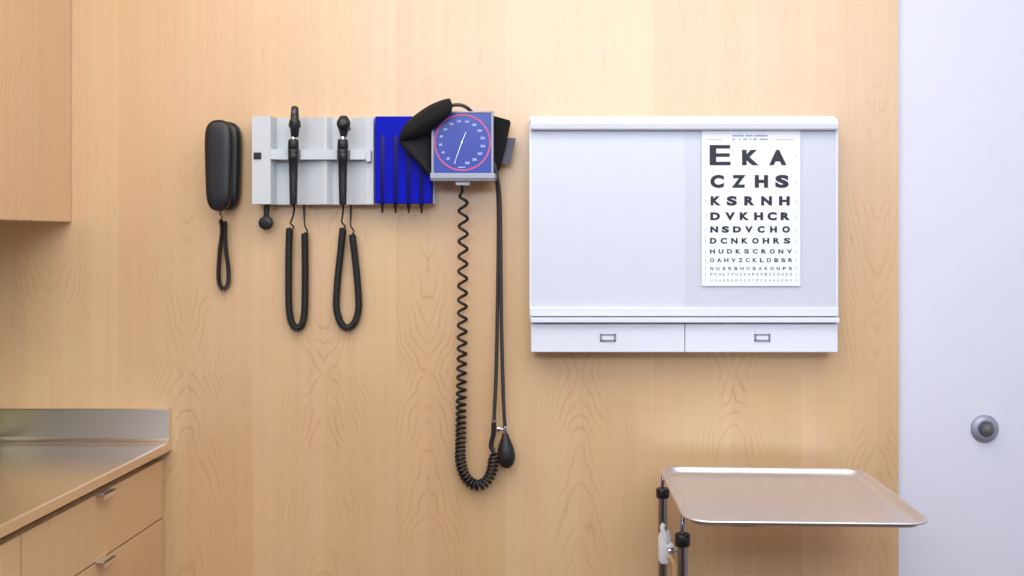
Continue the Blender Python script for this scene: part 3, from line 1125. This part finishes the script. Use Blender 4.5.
st = thing('tray_stand', 'chrome two-post stand with black collars carrying the steel tray', 'stand', (.30, -.25, 0))
pa, pf = P(662.7, 500, .062), P(682.4, 545, .385)
tops = []
for p, yc0, yc1, xx, dd in ((pa, 488.2, 497.6, 662.7, .062), (pf, 533.6, 545.6, 682.4, .385)):
    zc1, zc0 = P(0, yc0, dd).z, P(0, yc1, dd).z
    b = MB().cyl((p.x, p.y, .060), (p.x, p.y, zc0 + .004), .0100, 24)
    po = b.build('post', M['post'], st)
    MB().lathe((p.x, p.y, zc0), (0, 0, 1), [(0, .0135), (.002, .0150), (zc1 - zc0 - .002, .0150), (zc1 - zc0, .0135)], 28).build('collar', M['black'], po)
    tops.append((p, zc1))
# rods bend under the tray and join into a carrying loop
b = MB()


def under(lx, ly, dz=-.0200):
    return TC + RT @ Vector((lx, ly, dz))


(pa_, za_), (pf_, zf_) = tops
loop = [Vector((pa_.x, pa_.y, za_ - .02)), Vector((pa_.x, pa_.y, za_ + .012)), Vector((pa_.x + .006, pa_.y - .004, under(-hw, hd).z - .006)),
        under(-hw + .05, hd - .045), under(0, hd - .045), under(hw - .09, hd - .045), under(hw - .055, hd - .08), under(hw - .05, 0), under(hw - .055, -hd + .09), under(hw - .09, -hd + .06),
        under(0, -hd + .058), under(-hw + .075, -hd + .056), Vector((pf_.x + .010, pf_.y + .002, under(-hw, -hd + .05).z - .004)), Vector((pf_.x, pf_.y, zf_ + .014)), Vector((pf_.x, pf_.y, zf_ - .02))]
b.tube(smooth_path(loop, 10), .0042, 12)
b.build('carrying_loop', M['post'], st)
# clamp on the rear post
b = MB()
zA, zB = P(0, 530, .062).z, P(0, 562, .062).z
b.lathe((pa.x + .004, pa.y - .004, zB), (0, 0, 1), [(0, .011), (.006, .0145), (zA - zB - .018, .0150), (zA - zB - .006, .0125), (zA - zB, .0108)], 24)
b.tube(smooth_path([P(664, 524, .075), P(662.2, 528, .078), P(664.5, 534, .080), P(667, 542, .080)], 8), .0052, 12)
q = P(670, 545.5, .075)
b.lathe(q + Vector((-.010, 0, 0)), (1, 0, -.1), [(0, .006), (.004, .0095), (.012, .0085), (.016, .006), (.019, .003)], 18)
b.build('clamp', M['offwhite'], st)
b = MB()
q = P(668, 551, .082)
b.cyl(q, q + Vector((.026, 0, .002)), .0052, 16, bevel=.001)
b.lathe(q + Vector((.006, 0, 0)), (1, 0, .05), [(0, .008), (.006, .008), (.0065, .006)], 6)
b.build('bolt', M['chrome'], st)
b = MB()
b.tube(smooth_path([P(669, 556, .085), P(672.5, 561, .088), P(674.3, 568, .088), P(674.5, 577, .086), P(672.5, 590, .080), P(668, 600, .075)], 8), .0055, 12)
b.build('strap', M['strap'], st)
# foot frame out of the picture
b = MB()
ym = (pa.y + pf.y) / 2
b.tube(smooth_path([Vector((pa.x, pa.y, .070)), Vector((pa.x, pa.y - .02, .060)), Vector((pa.x, ym, .058)), Vector((pf.x, pf.y + .02, .060)), Vector((pf.x, pf.y, .070))], 8), .011, 16)
for yy in (pa.y - .02, pf.y + .02):
    b.tube([Vector((pa.x - .03, yy, .060)), Vector((pa.x + .46, yy, .060))], .011, 16)
ba = b.build('base', M['chrome'], st)
for xx in (pa.x - .015, pa.x + .445):
    for yy in (pa.y - .02, pf.y + .02):
        w = MB()
        w.cyl((xx, yy - .009, .024), (xx, yy + .009, .024), .024, 24, bevel=.003)
        w.cyl((xx, yy, .044), (xx, yy, .062), .006, 12)
        w.build('caster', M['rubber'], ba)

# ------------------------------------------------------------------ wall door stop
q = P(984.3, 428.6, -.012)
ds = thing('door_stop', 'round metal door stop on the white wall at the right', 'door stop', q)
MB().lathe((q.x, .0125, q.z), (0, -1, 0), [(0, .0325), (.003, .0330), (.008, .0300), (.011, .0250), (.013, .0205), (.0115, .0175), (.009, .0158)], 40).build('rose', M['stopmetal'], ds)
MB().lathe((q.x, .004, q.z), (0, -1, 0), [(0, .0150), (.012, .0146), (.019, .0128), (.0235, .009), (.0252, .004), (.0254, .0)], 32).build('bumper', M['stoprubber'], ds)

# ------------------------------------------------------------------ light
world = bpy.data.worlds.new('world')
SC.world = world
world.use_nodes = True
world.node_tree.nodes['Background'].inputs[0].default_value = (1, 1, 1, 1)
world.node_tree.nodes['Background'].inputs[1].default_value = 0.0


def area(name, loc, sx, sy, power, rgb, rot=(0, 0, 0)):
    l = bpy.data.lights.new(name, 'AREA')
    l.shape = 'RECTANGLE'
    l.size, l.size_y = sx, sy
    l.energy = power
    l.color = rgb
    o = bpy.data.objects.new(name, l)
    o.location = loc
    o.rotation_euler = rot
    COL.objects.link(o)
    return o


area('ceiling_lamp_front', (-.15, -1.15, CEIL - .02), 2.7, 1.2, 44, (1.0, .985, .96))
area('ceiling_lamp_rear', (.1, -2.5, CEIL - .02), 2.4, 1.0, 26, (1.0, .985, .96))
area('rear_sheen_light', (.2, YF + .03, 2.33), 3.0, .5, 68, (.68, .81, .97), (PI / 2, 0, 0))  # added area light high behind the camera, for cool sheen on the maple
SC.view_settings.exposure = -.2
